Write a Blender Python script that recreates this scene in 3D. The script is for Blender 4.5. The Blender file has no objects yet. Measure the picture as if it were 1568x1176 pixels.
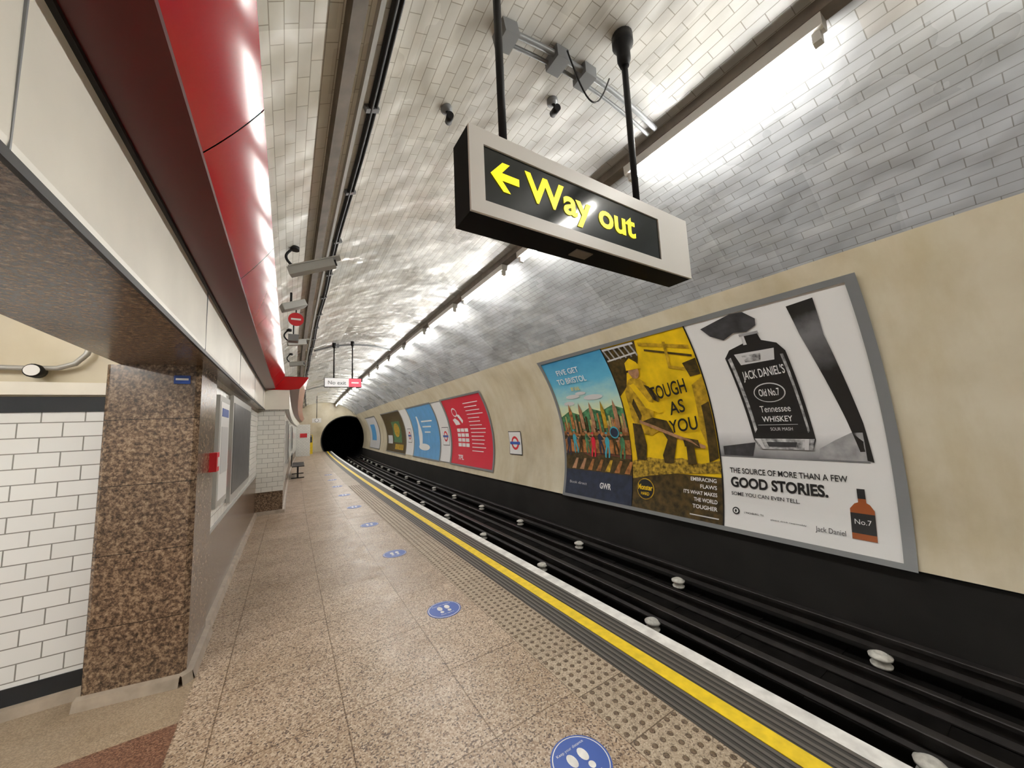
import bpy, bmesh, math, random
from mathutils import Vector, Matrix
random.seed(4)
sc = bpy.context.scene
K = 0.0008
CX, CZ, R = 1.85, 1.0, 3.28          # tunnel bore centre / radius
YA, YB = -7.0, 35.5                  # station extents
def bend(y): return K*y*y if y > 0 else 0.0
def arcx(z, side=1, r=R): return CX + side*math.sqrt(max(r*r-(z-CZ)**2, 0))
def arcz(x, r=R): return CZ + math.sqrt(max(r*r-(x-CX)**2, 0))

# ------------------------------------------------------------ materials
def newmat(name):
    m = bpy.data.materials.new(name); m.use_nodes = True
    nt = m.node_tree
    return m, nt, nt.nodes['Principled BSDF']
def mat(name, col, rough=0.5, metal=0.0, emit=None, es=0.0, noise=0.0, nscale=8.0, spec=0.5, bump=0.0):
    m, nt, b = newmat(name)
    b.inputs['Base Color'].default_value = (*col, 1)
    b.inputs['Roughness'].default_value = rough
    b.inputs['Metallic'].default_value = metal
    b.inputs['Specular IOR Level'].default_value = spec
    if emit:
        b.inputs['Emission Color'].default_value = (*emit, 1)
        b.inputs['Emission Strength'].default_value = es
    if noise > 0 or bump > 0:
        g = nt.nodes.new('ShaderNodeNewGeometry')
        n = nt.nodes.new('ShaderNodeTexNoise'); n.inputs['Scale'].default_value = nscale
        n.inputs['Detail'].default_value = 5
        nt.links.new(g.outputs['Position'], n.inputs['Vector'])
        if noise > 0:
            r = nt.nodes.new('ShaderNodeValToRGB')
            r.color_ramp.elements[0].position = 0.3; r.color_ramp.elements[1].position = 0.7
            r.color_ramp.elements[0].color = (*[c*(1-noise) for c in col], 1)
            r.color_ramp.elements[1].color = (*[min(1, c*(1+noise*0.5)) for c in col], 1)
            nt.links.new(n.outputs['Fac'], r.inputs['Fac']); nt.links.new(r.outputs['Color'], b.inputs['Base Color'])
        if bump > 0:
            bp = nt.nodes.new('ShaderNodeBump'); bp.inputs['Strength'].default_value = bump; bp.inputs['Distance'].default_value = 0.02
            nt.links.new(n.outputs['Fac'], bp.inputs['Height']); nt.links.new(bp.outputs['Normal'], b.inputs['Normal'])
    return m
def ramp(nt, stops, inp, interp='LINEAR'):
    r = nt.nodes.new('ShaderNodeValToRGB'); cr = r.color_ramp; cr.interpolation = interp
    while len(cr.elements) < len(stops): cr.elements.new(0.5)
    for e, (p, c) in zip(cr.elements, stops): e.position = p; e.color = (*c, 1)
    nt.links.new(inp, r.inputs['Fac']); return r.outputs['Color']
def mixc(nt, a, b, fac, mode='MIX'):
    m = nt.nodes.new('ShaderNodeMix'); m.data_type = 'RGBA'; m.blend_type = mode
    for s, v in ((m.inputs[6], a), (m.inputs[7], b), (m.inputs[0], fac)):
        if isinstance(v, bpy.types.NodeSocket): nt.links.new(v, s)
        elif isinstance(v, (int, float)): s.default_value = v
        else: s.default_value = (*v, 1)
    return m.outputs[2]
def mathn(nt, op, a, b=None, clamp=False):
    m = nt.nodes.new('ShaderNodeMath'); m.operation = op; m.use_clamp = clamp
    for i, v in enumerate((a, b)):
        if v is None: continue
        if isinstance(v, bpy.types.NodeSocket): nt.links.new(v, m.inputs[i])
        else: m.inputs[i].default_value = v
    return m.outputs[0]
def uvvec(nt, off=(0, 0), swap=False):
    u = nt.nodes.new('ShaderNodeUVMap'); u.uv_map = 'UVMap'
    mp = nt.nodes.new('ShaderNodeMapping'); mp.inputs['Location'].default_value = (off[0], off[1], 0)
    nt.links.new(u.outputs['UV'], mp.inputs['Vector']); return mp.outputs['Vector']
def brick(nt, vec, w, h, mortar, offset=0.5, smooth=0.1, c1=(1,1,1), c2=(.85,.85,.85), cm=(0,0,0)):
    t = nt.nodes.new('ShaderNodeTexBrick'); t.offset = offset
    t.inputs['Scale'].default_value = 1; t.inputs['Brick Width'].default_value = w; t.inputs['Row Height'].default_value = h
    t.inputs['Mortar Size'].default_value = mortar; t.inputs['Mortar Smooth'].default_value = smooth
    t.inputs['Color1'].default_value = (*c1, 1); t.inputs['Color2'].default_value = (*c2, 1); t.inputs['Mortar'].default_value = (*cm, 1)
    nt.links.new(vec, t.inputs['Vector']); return t
def noise(nt, vec, scale, detail=4, rough=0.5):
    n = nt.nodes.new('ShaderNodeTexNoise'); n.inputs['Scale'].default_value = scale; n.inputs['Detail'].default_value = detail
    n.inputs['Roughness'].default_value = rough
    if vec is not None: nt.links.new(vec, n.inputs['Vector'])
    return n.outputs['Fac']
def pos(nt):
    return nt.nodes.new('ShaderNodeNewGeometry').outputs['Position']
def addbump(nt, b, h, strength, dist, prev=None):
    bp = nt.nodes.new('ShaderNodeBump'); bp.inputs['Strength'].default_value = strength; bp.inputs['Distance'].default_value = dist
    nt.links.new(h, bp.inputs['Height'])
    if prev is not None: nt.links.new(prev, bp.inputs['Normal'])
    nt.links.new(bp.outputs['Normal'], b.inputs['Normal']); return bp.outputs['Normal']

def vault_mat():
    m, nt, b = newmat('vault_glazed_tile')
    v = uvvec(nt)
    t = brick(nt, v, 0.22, 0.076, 0.0028, c1=(1, 1, 1), c2=(.91, .92, .93), cm=(.52, .50, .46))
    big = brick(nt, uvvec(nt, (.3, .1)), 0.88, 0.532, 0.001, c1=(1, 1, 1), c2=(0, 0, 0), cm=(.5, .5, .5))
    pat = brick(nt, uvvec(nt, (.0, .0)), 0.44, 0.228, 0.0, c1=(1, 1, 1), c2=(0, 0, 0), cm=(0, 0, 0))
    sep = nt.nodes.new('ShaderNodeSeparateXYZ'); nt.links.new(v, sep.inputs[0])
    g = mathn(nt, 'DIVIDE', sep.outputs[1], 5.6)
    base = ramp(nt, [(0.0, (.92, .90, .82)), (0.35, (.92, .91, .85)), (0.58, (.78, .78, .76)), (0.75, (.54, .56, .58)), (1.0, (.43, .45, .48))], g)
    p = pos(nt)
    dirt = ramp(nt, [(0.3, (.76, .73, .66)), (0.58, (1, 1, 1))], noise(nt, p, 1.1, 6, .6))
    c = mixc(nt, base, dirt, 0.7, 'MULTIPLY')
    sb = nt.nodes.new('ShaderNodeSeparateColor'); nt.links.new(big.outputs['Color'], sb.inputs[0])
    c = mixc(nt, c, ramp(nt, [(0, (.88, .88, .87)), (1, (1, 1, 1))], sb.outputs[0]), 1.0, 'MULTIPLY')
    sp = nt.nodes.new('ShaderNodeSeparateColor'); nt.links.new(pat.outputs['Color'], sp.inputs[0])
    pm = ramp(nt, [(0, (0, 0, 0)), (.985, (.45, .45, .45))], sp.outputs[0], 'CONSTANT')
    c = mixc(nt, c, (.46, .42, .36), pm)
    c = mixc(nt, c, t.outputs['Color'], 1.0, 'MULTIPLY')
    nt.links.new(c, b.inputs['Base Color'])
    rr = mathn(nt, 'ADD', mathn(nt, 'MULTIPLY', noise(nt, p, 2.2, 3), .25), mathn(nt, 'MULTIPLY', sb.outputs[0], .22))
    rr = mathn(nt, 'ADD', rr, .07)
    nt.links.new(rr, b.inputs['Roughness'])
    b.inputs['Specular IOR Level'].default_value = .75
    n1 = addbump(nt, b, noise(nt, v, 1.9, 2), 0.8, 0.08)
    inv = mathn(nt, 'SUBTRACT', 1.0, t.outputs['Fac'])
    addbump(nt, b, inv, 0.5, 0.003, n1)
    return m
def tile_mat(name, w, h, col, off=(0, 0), cm=(.25, .25, .24)):
    m, nt, b = newmat(name)
    t = brick(nt, uvvec(nt, off), w, h, 0.0035, c1=col, c2=tuple(c*.93 for c in col), cm=cm)
    nt.links.new(t.outputs['Color'], b.inputs['Base Color'])
    b.inputs['Roughness'].default_value = 0.14
    addbump(nt, b, mathn(nt, 'SUBTRACT', 1.0, t.outputs['Fac']), 0.6, 0.004)
    return m
def speckle(nt, scale, stops, big=0.0):
    p = pos(nt)
    vo = nt.nodes.new('ShaderNodeTexVoronoi'); vo.inputs['Scale'].default_value = scale
    nt.links.new(p, vo.inputs['Vector'])
    s = nt.nodes.new('ShaderNodeSeparateColor'); nt.links.new(vo.outputs['Color'], s.inputs[0])
    return ramp(nt, stops, s.outputs[0], 'CONSTANT'), p
def floor_mat(name, stops, tile=0.65, scale=95, dirt=True, rough=(.28, .46)):
    m, nt, b = newmat(name)
    c, p = speckle(nt, scale, stops)
    if tile:
        t = brick(nt, uvvec(nt, (0.1, 0.0)), tile, tile, 0.004, offset=0.0, c1=(1, 1, 1), c2=(.84, .81, .78), cm=(.40, .34, .27))
        c = mixc(nt, c, t.outputs['Color'], 1.0, 'MULTIPLY')
    if dirt:
        d = ramp(nt, [(0.3, (.72, .68, .62)), (0.62, (1, 1, 1))], noise(nt, p, 1.7, 6, .62))
        c = mixc(nt, c, d, 0.8, 'MULTIPLY')
    nt.links.new(c, b.inputs['Base Color'])
    nt.links.new(ramp(nt, [(0.3, (rough[0],)*3), (0.7, (rough[1],)*3)], noise(nt, p, 5, 4)), b.inputs['Roughness'])
    b.inputs['Specular IOR Level'].default_value = .45
    addbump(nt, b, noise(nt, p, 60, 2), 0.12, 0.004)
    return m
def granite_mat():
    m, nt, b = newmat('brown_granite')
    p = pos(nt)
    n = noise(nt, p, 42, 6, .75)
    c = ramp(nt, [(0.36, (.03, .022, .016)), (0.47, (.11, .07, .045)), (0.56, (.25, .17, .11)), (0.7, (.42, .32, .22))], n)
    t = brick(nt, uvvec(nt), 0.61, 0.45, 0.003, offset=0.0, c1=(1, 1, 1), c2=(.85, .85, .85), cm=(.2, .2, .2))
    c = mixc(nt, c, t.outputs['Color'], 1.0, 'MULTIPLY')
    nt.links.new(c, b.inputs['Base Color']); b.inputs['Roughness'].default_value = 0.24
    return m
def plaster_mat():
    m, nt, b = newmat('cream_plaster')
    p = pos(nt)
    c = ramp(nt, [(0.28, (.49, .43, .31)), (0.5, (.62, .56, .43)), (0.75, (.69, .64, .51))], noise(nt, p, 0.9, 7, .6))
    streak = nt.nodes.new('ShaderNodeMapping'); streak.inputs['Scale'].default_value = (1, 2.5, .8)
    nt.links.new(p, streak.inputs['Vector'])
    d = ramp(nt, [(0.32, (.84, .79, .67)), (0.6, (1, 1, 1))], noise(nt, streak.outputs[0], 1.0, 6, .6))
    c = mixc(nt, c, d, .8, 'MULTIPLY')
    nt.links.new(c, b.inputs['Base Color']); b.inputs['Roughness'].default_value = 0.33
    addbump(nt, b, noise(nt, p, 2.5, 2), 0.35, 0.03)
    return m
def blister_mat(name='tactile_blister_paving', k=1.0):
    m, nt, b = newmat(name)
    c, p = speckle(nt, 150, [(0, (.20*k, .155*k, .11*k)), (.2, (.35*k, .28*k, .20*k)), (.55, (.42*k, .34*k, .25*k)), (.85, (.49*k, .41*k, .31*k))])
    t = brick(nt, uvvec(nt, (0.1, 0.0)), 0.38, 0.38, 0.004, offset=0.0, c1=(1, 1, 1), c2=(.88, .87, .86), cm=(.3, .25, .2))
    c = mixc(nt, c, t.outputs['Color'], 1.0, 'MULTIPLY')
    nt.links.new(c, b.inputs['Base Color']); b.inputs['Roughness'].default_value = .5
    return m
def zramp_mat(name, z0, z1, stops, ns=0.0, nscale=6, rough=.35, stretch=(1, 1, 1)):
    m, nt, b = newmat(name)
    p = pos(nt)
    sep = nt.nodes.new('ShaderNodeSeparateXYZ'); nt.links.new(p, sep.inputs[0])
    g = mathn(nt, 'DIVIDE', mathn(nt, 'SUBTRACT', sep.outputs[2], z0), z1-z0)
    if ns:
        mp = nt.nodes.new('ShaderNodeMapping'); mp.inputs['Scale'].default_value = stretch
        nt.links.new(p, mp.inputs['Vector'])
        n = noise(nt, mp.outputs[0], nscale, 6, .6)
        g = mathn(nt, 'ADD', g, mathn(nt, 'MULTIPLY', mathn(nt, 'SUBTRACT', n, .5), ns))
    nt.links.new(ramp(nt, stops, g), b.inputs['Base Color']); b.inputs['Roughness'].default_value = rough
    return m

M_vault = vault_mat(); M_plaster = plaster_mat(); M_granite = granite_mat()
M_ptile = tile_mat('white_wall_tile', 0.2, 0.1, (.84, .86, .87))
M_wtile = tile_mat('white_wall_tile_small', 0.2, 0.1, (.80, .80, .76), cm=(.3, .3, .28))
FST = [(0, (.11, .075, .055)), (.13, (.28, .20, .14)), (.34, (.42, .32, .23)), (.62, (.51, .41, .31)), (.86, (.61, .52, .42))]
M_floor = floor_mat('terrazzo_tile', FST, scale=120)
M_pfloor = floor_mat('passage_concrete', [(0, (.26, .2, .14)), (.4, (.34, .26, .18)), (.8, (.39, .31, .22))], tile=0, scale=180)
M_pfloor2 = floor_mat('passage_red_terrazzo', [(0, (.11, .05, .03)), (.4, (.19, .095, .06)), (.8, (.26, .15, .10))], tile=0, scale=180)
M_blister = blister_mat(); M_blist2 = blister_mat('tactile_blister_studs', 1.08)
M_black = mat('sooty_black', (.010, .010, .011), .75, noise=.5, nscale=4, spec=.2)
M_soot = mat('sooty_lower_wall', (.020, .019, .018), .6, noise=.35, nscale=1.5, spec=.3)
M_bed = mat('track_bed_grime', (.007, .0063, .0060), .95, noise=.5, nscale=5, spec=.06)
M_groove = mat('groove_dark', (.035, .033, .03), .6)
M_ridge = mat('groove_ridge', (.10, .09, .08), .5)
M_yellow = mat('yellow_line_paint', (.86, .62, .02), .45, noise=.18, nscale=14)
M_white = mat('white_edge_paint', (.80, .80, .78), .45, noise=.25, nscale=10)
M_whitebulk = mat('cream_enamel_panel', (.82, .79, .71), .3, noise=.08, nscale=3)
M_red = mat('red_enamel_panel', (.42, .004, .008), .15)
M_redshade = mat('red_enamel_shaded', (.10, .004, .006), .3)  # shade under the red bulkhead, painted as a darker copy of its enamel
M_dark = mat('black_metal', (.012, .012, .013), .45, spec=.25)
M_signbody = mat('sign_black_casing', (.006, .006, .007), .6, spec=.1)
M_brown = mat('brown_trunking', (.18, .15, .12), .5, noise=.3)
M_grey = mat('grey_frame_metal', (.22, .23, .24), .4, metal=.2)
M_lgrey = mat('light_grey_metal', (.42, .42, .40), .4, metal=.2)
M_rail = mat('rail_steel', (.026, .023, .022), .5, metal=.3, noise=.4, nscale=9, spec=.35)
M_insul = mat('white_ceramic', (.66, .65, .60), .35, noise=.3, nscale=20)
M_skirt = mat('black_skirting_tile', (.012, .015, .02), .15)
M_cove = mat('skirting_trim_stone', (.36, .30, .24), .4, noise=.3)
M_tube = mat('fluorescent_tube_glow', (1, 1, 1), .4, emit=(1, .968, .91), es=120)
M_wmetal = mat('white_painted_metal', (.82, .82, .80), .35)
M_signw = mat('sign_white_frame', (.74, .73, .70), .4)
M_signb = mat('sign_black_panel', (.012, .016, .015), .10)
M_signy = mat('sign_yellow_letters', (.9, .78, .0), .4, emit=(1, .84, .0), es=.85)
M_blue = mat('transport_blue', (.03, .085, .36), .4)
M_tred = mat('transport_red', (.6, .02, .03), .4)
M_signlit = mat('sign_lit_white', (.8, .8, .8), .4, emit=(1, 1, 1), es=.4)
M_signpink = mat('sign_lit_red', (.8, .1, .15), .4, emit=(1, .14, .22), es=.4)

# ------------------------------------------------------------ mesh builder
class MB:
    def __init__(s): s.v = []; s.uv = []; s.f = []; s.m = []; s.sm = []; s.mats = []
    def mi(s, m):
        if m not in s.mats: s.mats.append(m)
        return s.mats.index(m)
    def av(s, p, uv=(0, 0)): s.v.append(tuple(p)); s.uv.append(uv); return len(s.v)-1
    def af(s, idx, m, smooth=False): s.f.append(tuple(idx)); s.m.append(s.mi(m)); s.sm.append(smooth)
    def poly(s, pts, m, uvs=None):
        s.af([s.av(p, uvs[i] if uvs else (0, 0)) for i, p in enumerate(pts)], m)
    def ext(s, prof, y0, y1, mats, closed=False, caps=False, step=1.0, smooth=False, uv0=0.0):
        n = max(1, int(math.ceil((y1-y0)/step))); L = len(prof)
        cum = [uv0]
        P = prof + ([prof[0]] if closed else [])
        for i in range(1, len(P)): cum.append(cum[-1]+math.hypot(P[i][0]-P[i-1][0], P[i][1]-P[i-1][1]))
        rows = []
        for j in range(n+1):
            y = y0+(y1-y0)*j/n
            rows.append([s.av((p[0], y, p[1]), (y, cum[i])) for i, p in enumerate(P)])
        for j in range(n):
            for i in range(len(P)-1):
                mm = mats[i] if isinstance(mats, (list, tuple)) else mats
                if mm is None: continue
                sm = smooth[i] if isinstance(smooth, (list, tuple)) else smooth
                s.af((rows[j][i], rows[j+1][i], rows[j+1][i+1], rows[j][i+1]), mm, sm)
        if caps:
            mm = mats[0] if isinstance(mats, (list, tuple)) else mats
            for y in (y0, y1): s.poly([(p[0], y, p[1]) for p in prof], mm, [(p[0], p[1]) for p in prof])
    def box(s, x0, x1, y0, y1, z0, z1, m, step=1.0):
        s.ext([(x0, z0), (x1, z0), (x1, z1), (x0, z1)], y0, y1, m, True, True, step)
    def cyl(s, a, b, r, m, seg=16, r1=None, smooth=True):
        a = Vector(a); b = Vector(b); d = (b-a).normalized(); r1 = r if r1 is None else r1
        u = d.orthogonal().normalized(); w = d.cross(u)
        A = []; B = []
        for i in range(seg):
            t = 2*math.pi*i/seg; o = u*math.cos(t)+w*math.sin(t)
            A.append(s.av(a+o*r)); B.append(s.av(b+o*r1))
        for i in range(seg):
            j = (i+1) % seg; s.af((A[i], A[j], B[j], B[i]), m, smooth)
        s.af(A[::-1], m); s.af(B, m)
    def tube(s, path, r, m, seg=10):
        P = [Vector(p) for p in path]; rings = []
        u = None
        for i, p in enumerate(P):
            d = (P[min(i+1, len(P)-1)]-P[max(i-1, 0)]).normalized()
            if u is None: u = d.orthogonal().normalized()
            u = (u-d*u.dot(d)).normalized(); w = d.cross(u)
            rings.append([s.av(p+(u*math.cos(2*math.pi*k/seg)+w*math.sin(2*math.pi*k/seg))*r) for k in range(seg)])
        for a in range(len(rings)-1):
            for k in range(seg):
                j = (k+1) % seg; s.af((rings[a][k], rings[a][j], rings[a+1][j], rings[a+1][k]), m, True)
        s.af(rings[0][::-1], m); s.af(rings[-1], m)
    def lathe(s, c, prof, m, axis='Z', seg=18):
        rings = []
        for (r, h) in prof:
            ring = []
            for i in range(seg):
                t = 2*math.pi*i/seg
                o = (r*math.cos(t), r*math.sin(t), h) if axis == 'Z' else (r*math.cos(t), h, r*math.sin(t)) if axis == 'Y' else (h, r*math.cos(t), r*math.sin(t))
                ring.append(s.av((c[0]+o[0], c[1]+o[1], c[2]+o[2])))
            rings.append(ring)
        for k in range(len(rings)-1):
            for i in range(seg):
                j = (i+1) % seg; s.af((rings[k][i], rings[k][j], rings[k+1][j], rings[k+1][i]), m, True)
        s.af(rings[0][::-1], m); s.af(rings[-1], m)
    def obox(s, c, dx, dy, dz, ex, m, up=(0, 0, 1)):
        X = Vector(dx).normalized(); Z = Vector(up); Y = Z.cross(X).normalized(); Z = X.cross(Y)
        c = Vector(c); vs = []
        for a in (-1, 1):
            for b in (-1, 1):
                for d in (-1, 1): vs.append(s.av(c+X*a*ex[0]+Y*b*ex[1]+Z*d*ex[2]))
        for q in ((0, 1, 3, 2), (4, 6, 7, 5), (0, 4, 5, 1), (2, 3, 7, 6), (0, 2, 6, 4), (1, 5, 7, 3)): s.af([vs[i] for i in q], m)
    def finish(s, name, bevel=0):
        me = bpy.data.meshes.new(name)
        V = [(p[0]+bend(p[1]), p[1], p[2]) for p in s.v]
        xs = [p[0] for p in V]; ys = [p[1] for p in V]; zs = [p[2] for p in V]
        o = ((min(xs)+max(xs))/2, (min(ys)+max(ys))/2, min(zs))
        me.from_pydata([(p[0]-o[0], p[1]-o[1], p[2]-o[2]) for p in V], [], s.f)
        for m in s.mats: me.materials.append(m)
        me.polygons.foreach_set('material_index', s.m); me.polygons.foreach_set('use_smooth', s.sm)
        ul = me.uv_layers.new(name='UVMap')
        for l in me.loops: ul.data[l.index].uv = s.uv[l.vertex_index]
        me.update()
        ob = bpy.data.objects.new(name, me); ob.location = o; sc.collection.objects.link(ob)
        if bevel:
            b = ob.modifiers.new('bevel', 'BEVEL'); b.width = bevel; b.segments = 2; b.limit_method = 'ANGLE'
        return ob

_tc = {}
def text2d(txt, bold=0.0):
    key = (txt, bold)
    if key in _tc: return _tc[key]
    cu = bpy.data.curves.new('t', 'FONT'); cu.body = txt; cu.size = 1; cu.offset = bold; cu.resolution_u = 4
    ob = bpy.data.objects.new('t', cu); sc.collection.objects.link(ob)
    bpy.context.view_layer.update()
    me = bpy.data.meshes.new_from_object(ob.evaluated_get(bpy.context.evaluated_depsgraph_get()))
    vs = [(v.co.x, v.co.y) for v in me.vertices]; fs = [tuple(p.vertices) for p in me.polygons]
    bpy.data.objects.remove(ob); bpy.data.curves.remove(cu); bpy.data.meshes.remove(me)
    x0 = min(v[0] for v in vs); x1 = max(v[0] for v in vs); y0 = min(v[1] for v in vs); y1 = max(v[1] for v in vs)
    vs = [((v[0]-x0)/(x1-x0), (v[1]-y0)/(y1-y0)) for v in vs]
    _tc[key] = (vs, fs); return vs, fs
def fit_text(mb, txt, x0, x1, z0, z1, fn, m, bold=0.0, skew=0.0):
    vs, fs = text2d(txt, bold)
    ids = [mb.av(fn(x0+(x1-x0)*a, z0+(z1-z0)*b+skew*a)) for a, b in vs]
    for f in fs: mb.af([ids[i] for i in f], m)

# ------------------------------------------------------------ shell
def arc(a0, a1, n, r=R): return [(CX+r*math.cos(a0+(a1-a0)*i/n), CZ+r*math.sin(a0+(a1-a0)*i/n)) for i in range(n+1)]
a_tile = math.asin((3.11-CZ)/R)
a_left = math.pi-math.asin((2.80-CZ)/R)
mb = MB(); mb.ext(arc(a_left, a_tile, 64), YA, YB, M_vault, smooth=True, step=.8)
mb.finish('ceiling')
a_bot = math.asin((0.12-CZ)/R)
prof = arc(a_tile, a_bot, 36)
mb = MB(); mb.ext(prof, YA, YB, M_plaster, smooth=True, step=.8)
xb = prof[-1][0]
mb.ext([(xb, .12), (xb+.03, .10), (xb+.03, -.80)], YA, YB, [M_soot, M_soot])
mb.finish('wall_right')

XE = 2.47   # platform edge
ZB = -0.80
XTAC = 1.52
mb = MB()
mb.ext([(-0.97+0.0, 0), (XTAC, 0)], YA, YB, M_floor, uv0=0.0)
mb.ext([(XTAC, 0), (1.90, 0)], YA, YB, M_blister)
def ridges(x0, x1, n):
    pts = [(x0, 0)]; mm = []; w = (x1-x0)/n
    for i in range(n):
        a = x0+i*w
        pts += [(a+w*.3, 0), (a+w*.35, .004), (a+w*.8, .004), (a+w*.85, 0), (a+w, 0)]
        mm += [M_groove, M_groove, M_ridge, M_groove, M_groove]
    mb.ext(pts, YA, YB, mm)
ridges(1.90, 2.07, 4)
mb.ext([(2.07, 0), (2.07, .004), (2.175, .004), (2.175, 0)], YA, YB, M_yellow)
ridges(2.175, 2.36, 4)
mb.ext([(2.36, .0), (XE, 0), (XE, -.03), (XE-.04, -.06)], YA, YB, [M_white, M_white, M_black])
mb.ext([(XE-.04, -.06), (XE-.04, ZB)], YA, YB, M_black)
mb.finish('floor')
mb = MB()
pitch = .38/6
for j in range(int(12/pitch)):
    for i in range(6):
        mb.lathe((XTAC+pitch*(i+.5), .2+pitch*j, 0), [(.0165, 0), (.014, .002), (.007, .003)], M_blist2, seg=10)
mb.finish('tactile_paving_blisters')
mb = MB()
mb.ext([(XE-.05, ZB), (xb+.04, ZB)], YA, YB, M_bed)
y = YA+.3
while y < YB-.3:
    mb.box(2.75, 4.95, y, y+.24, ZB, ZB+.008, M_bed); y += .75
mb.finish('track_bed')

def rail(xc, name, w=.07, h=.15, base=ZB+.008):
    mb = MB(); b = base; hw = w/2
    p = [(xc-.07, b), (xc+.07, b), (xc+.07, b+.012), (xc+.012, b+.035), (xc+.012, b+h-.045), (xc+hw, b+h-.035), (xc+hw, b+h-.006), (xc+hw-.008, b+h),
         (xc-hw+.008, b+h), (xc-hw, b+h-.006), (xc-hw, b+h-.035), (xc-.012, b+h-.045), (xc-.012, b+.035), (xc-.07, b+.012)]
    mb.ext(p, YA, YB-.1, M_rail, closed=True); mb.finish(name)
rail(3.00, 'running_rail'); rail(4.44, 'running_rail')
rail(3.72, 'conductor_rail', w=.09, h=.14, base=ZB+.12); rail(4.86, 'conductor_rail', w=.09, h=.14, base=ZB+.16)
ip = [(.075, 0), (.08, .02), (.05, .035), (.055, .06), (.085, .072), (.088, .092), (.045, .115)]
for x_, o_, st, zb_ in ((3.72-.10, .78, 2.12, ZB+.03), (4.86-.12, 1.25, 2.05, ZB+.06)):
    mb = MB()
    for k in range(-1, 16): mb.lathe((x_, o_+k*st, zb_), ip, M_insul)
    mb.finish('rail_insulators')

def headwall(y, name, xc=3.70, zc=.98, r=2.02):
    mb = MB()
    outer = []; inner = []
    n = 64
    for i in range(n):
        t = 2*math.pi*i/n
        dx, dz = math.cos(t), math.sin(t)
        ox, oz = xc-CX, zc-CZ
        bq = ox*dx+oz*dz; cq = ox*ox+oz*oz-(R+.3)**2
        tt = -bq+math.sqrt(bq*bq-cq)
        tt = max(tt, r+.05)
        outer.append((xc+dx*tt, y, zc+dz*tt)); inner.append((xc+dx*r, y, zc+dz*r))
    for i in range(n):
        j = (i+1) % n
        mb.poly([inner[i], inner[j], outer[j], outer[i]], M_plaster)
    for i in range(n):
        j = (i+1) % n
        a, b = inner[i], inner[j]
        for q in range(10):
            ya, yb2 = y+1.4*q, y+1.4*(q+1)
            mb.poly([(a[0], ya, a[2]), (b[0], ya, b[2]), (b[0], yb2, b[2]), (a[0], yb2, a[2])], M_black)
        def sc2(p, k, yy): return (xc+(p[0]-xc)*k, yy, zc+(p[2]-zc)*k)
        mb.poly([sc2(a, 1, y-.06), sc2(b, 1, y-.06), sc2(b, 1.04, y-.06), sc2(a, 1.04, y-.06)], M_soot)
        mb.poly([sc2(a, 1.04, y-.06), sc2(b, 1.04, y-.06), sc2(b, 1.04, y), sc2(a, 1.04, y)], M_soot)
    mb.poly([(p[0], y+14, p[2]) for p in inner], M_black)
    return mb.finish(name)
headwall(YB, 'wall_end')
mb = MB(); mb.poly([(-4.5, YA, -1), (6, YA, -1), (6, YA, 5), (-4.5, YA, 5)], M_plaster); mb.finish('wall_back')

# ------------------------------------------------------------ left side
XW = -0.57; ZS = 2.19; XF = -0.46; YP0, YP1 = 3.46, 4.15; YST = 9.3
def wallstrip(mb, x, y0, y1, zd, ztop):
    mb.ext([(x, 0.0), (x, zd)], y0, y1, M_granite)
    mb.ext([(x, zd), (x+.012, zd), (x+.012, zd+.03), (x, zd+.03)], y0, y1, M_lgrey)
    mb.ext([(x, zd+.03), (x, ztop)], y0, y1, M_wtile)
mb = MB()
wallstrip(mb, XW, YP1, YST, .80, ZS); wallstrip(mb, XW, YA, -.6, .80, ZS)
mb.poly([(XW, -.6, 0), (-1.1, -.6, 0), (-1.1, -.6, ZS), (XW, -.6, ZS)], M_granite, [(0, 0), (.5, 0), (.5, 2.2), (0, 2.2)])
XS = -0.09
mb.ext([(XS, 0), (XS, .46)], YST, YB, M_granite); mb.ext([(XS, .46), (XS, ZS)], YST, YB, M_wtile)
mb.poly([(XW, YST, 0), (XS, YST, 0), (XS, YST, .46), (XW, YST, .46)], M_granite, [(0, 0), (.5, 0), (.5, .46), (0, .46)])
mb.poly([(XW, YST, .46), (XS, YST, .46), (XS, YST, ZS), (XW, YST, ZS)], M_wtile, [(0, 0), (.5, 0), (.5, 1.73), (0, 1.73)])
mb.finish('wall_left')
mb = MB()
ch = .03
x0, x1 = -1.07, XW+.02
ring = [(x0, YP0+.12), (x0+.02, YP0+.1), (x1-ch, YP0), (x1, YP0+ch), (x1, YP1), (x0, YP1)]
cum = 0
for i in range(len(ring)):
    a = ring[i]; b = ring[(i+1) % len(ring)]; L = math.hypot(b[0]-a[0], b[1]-a[1])
    mb.poly([(a[0], a[1], 0), (b[0], b[1], 0), (b[0], b[1], ZS), (a[0], a[1], ZS)], M_granite, [(cum, 0), (cum+L, 0), (cum+L, ZS), (cum, ZS)]); cum += L
mb.finish('granite_pillar')
mb = MB()
mb.ext([(XW, .07), (XW+.035, .06), (XW+.05, 0)], YP1, YST-.0, M_cove)
mb.ext([(XS, .07), (XS+.035, .06), (XS+.05, 0)], YST, YB, M_cove)
def skirt(a, b, h=.07, d=.05):
    a = Vector((*a, 0)); b = Vector((*b, 0)); n = (b-a).cross(Vector((0, 0, 1))).normalized()
    up = Vector((0, 0, 1)); e = (b-a).normalized()*.012; a = a-e; b = b+e
    mb.poly([a+up*h, b+up*h, b+n*d*.7+up*h*.85, a+n*d*.7+up*h*.85], M_cove)
    mb.poly([a+n*d*.7+up*h*.85, b+n*d*.7+up*h*.85, b+n*d, a+n*d], M_cove)
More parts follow.
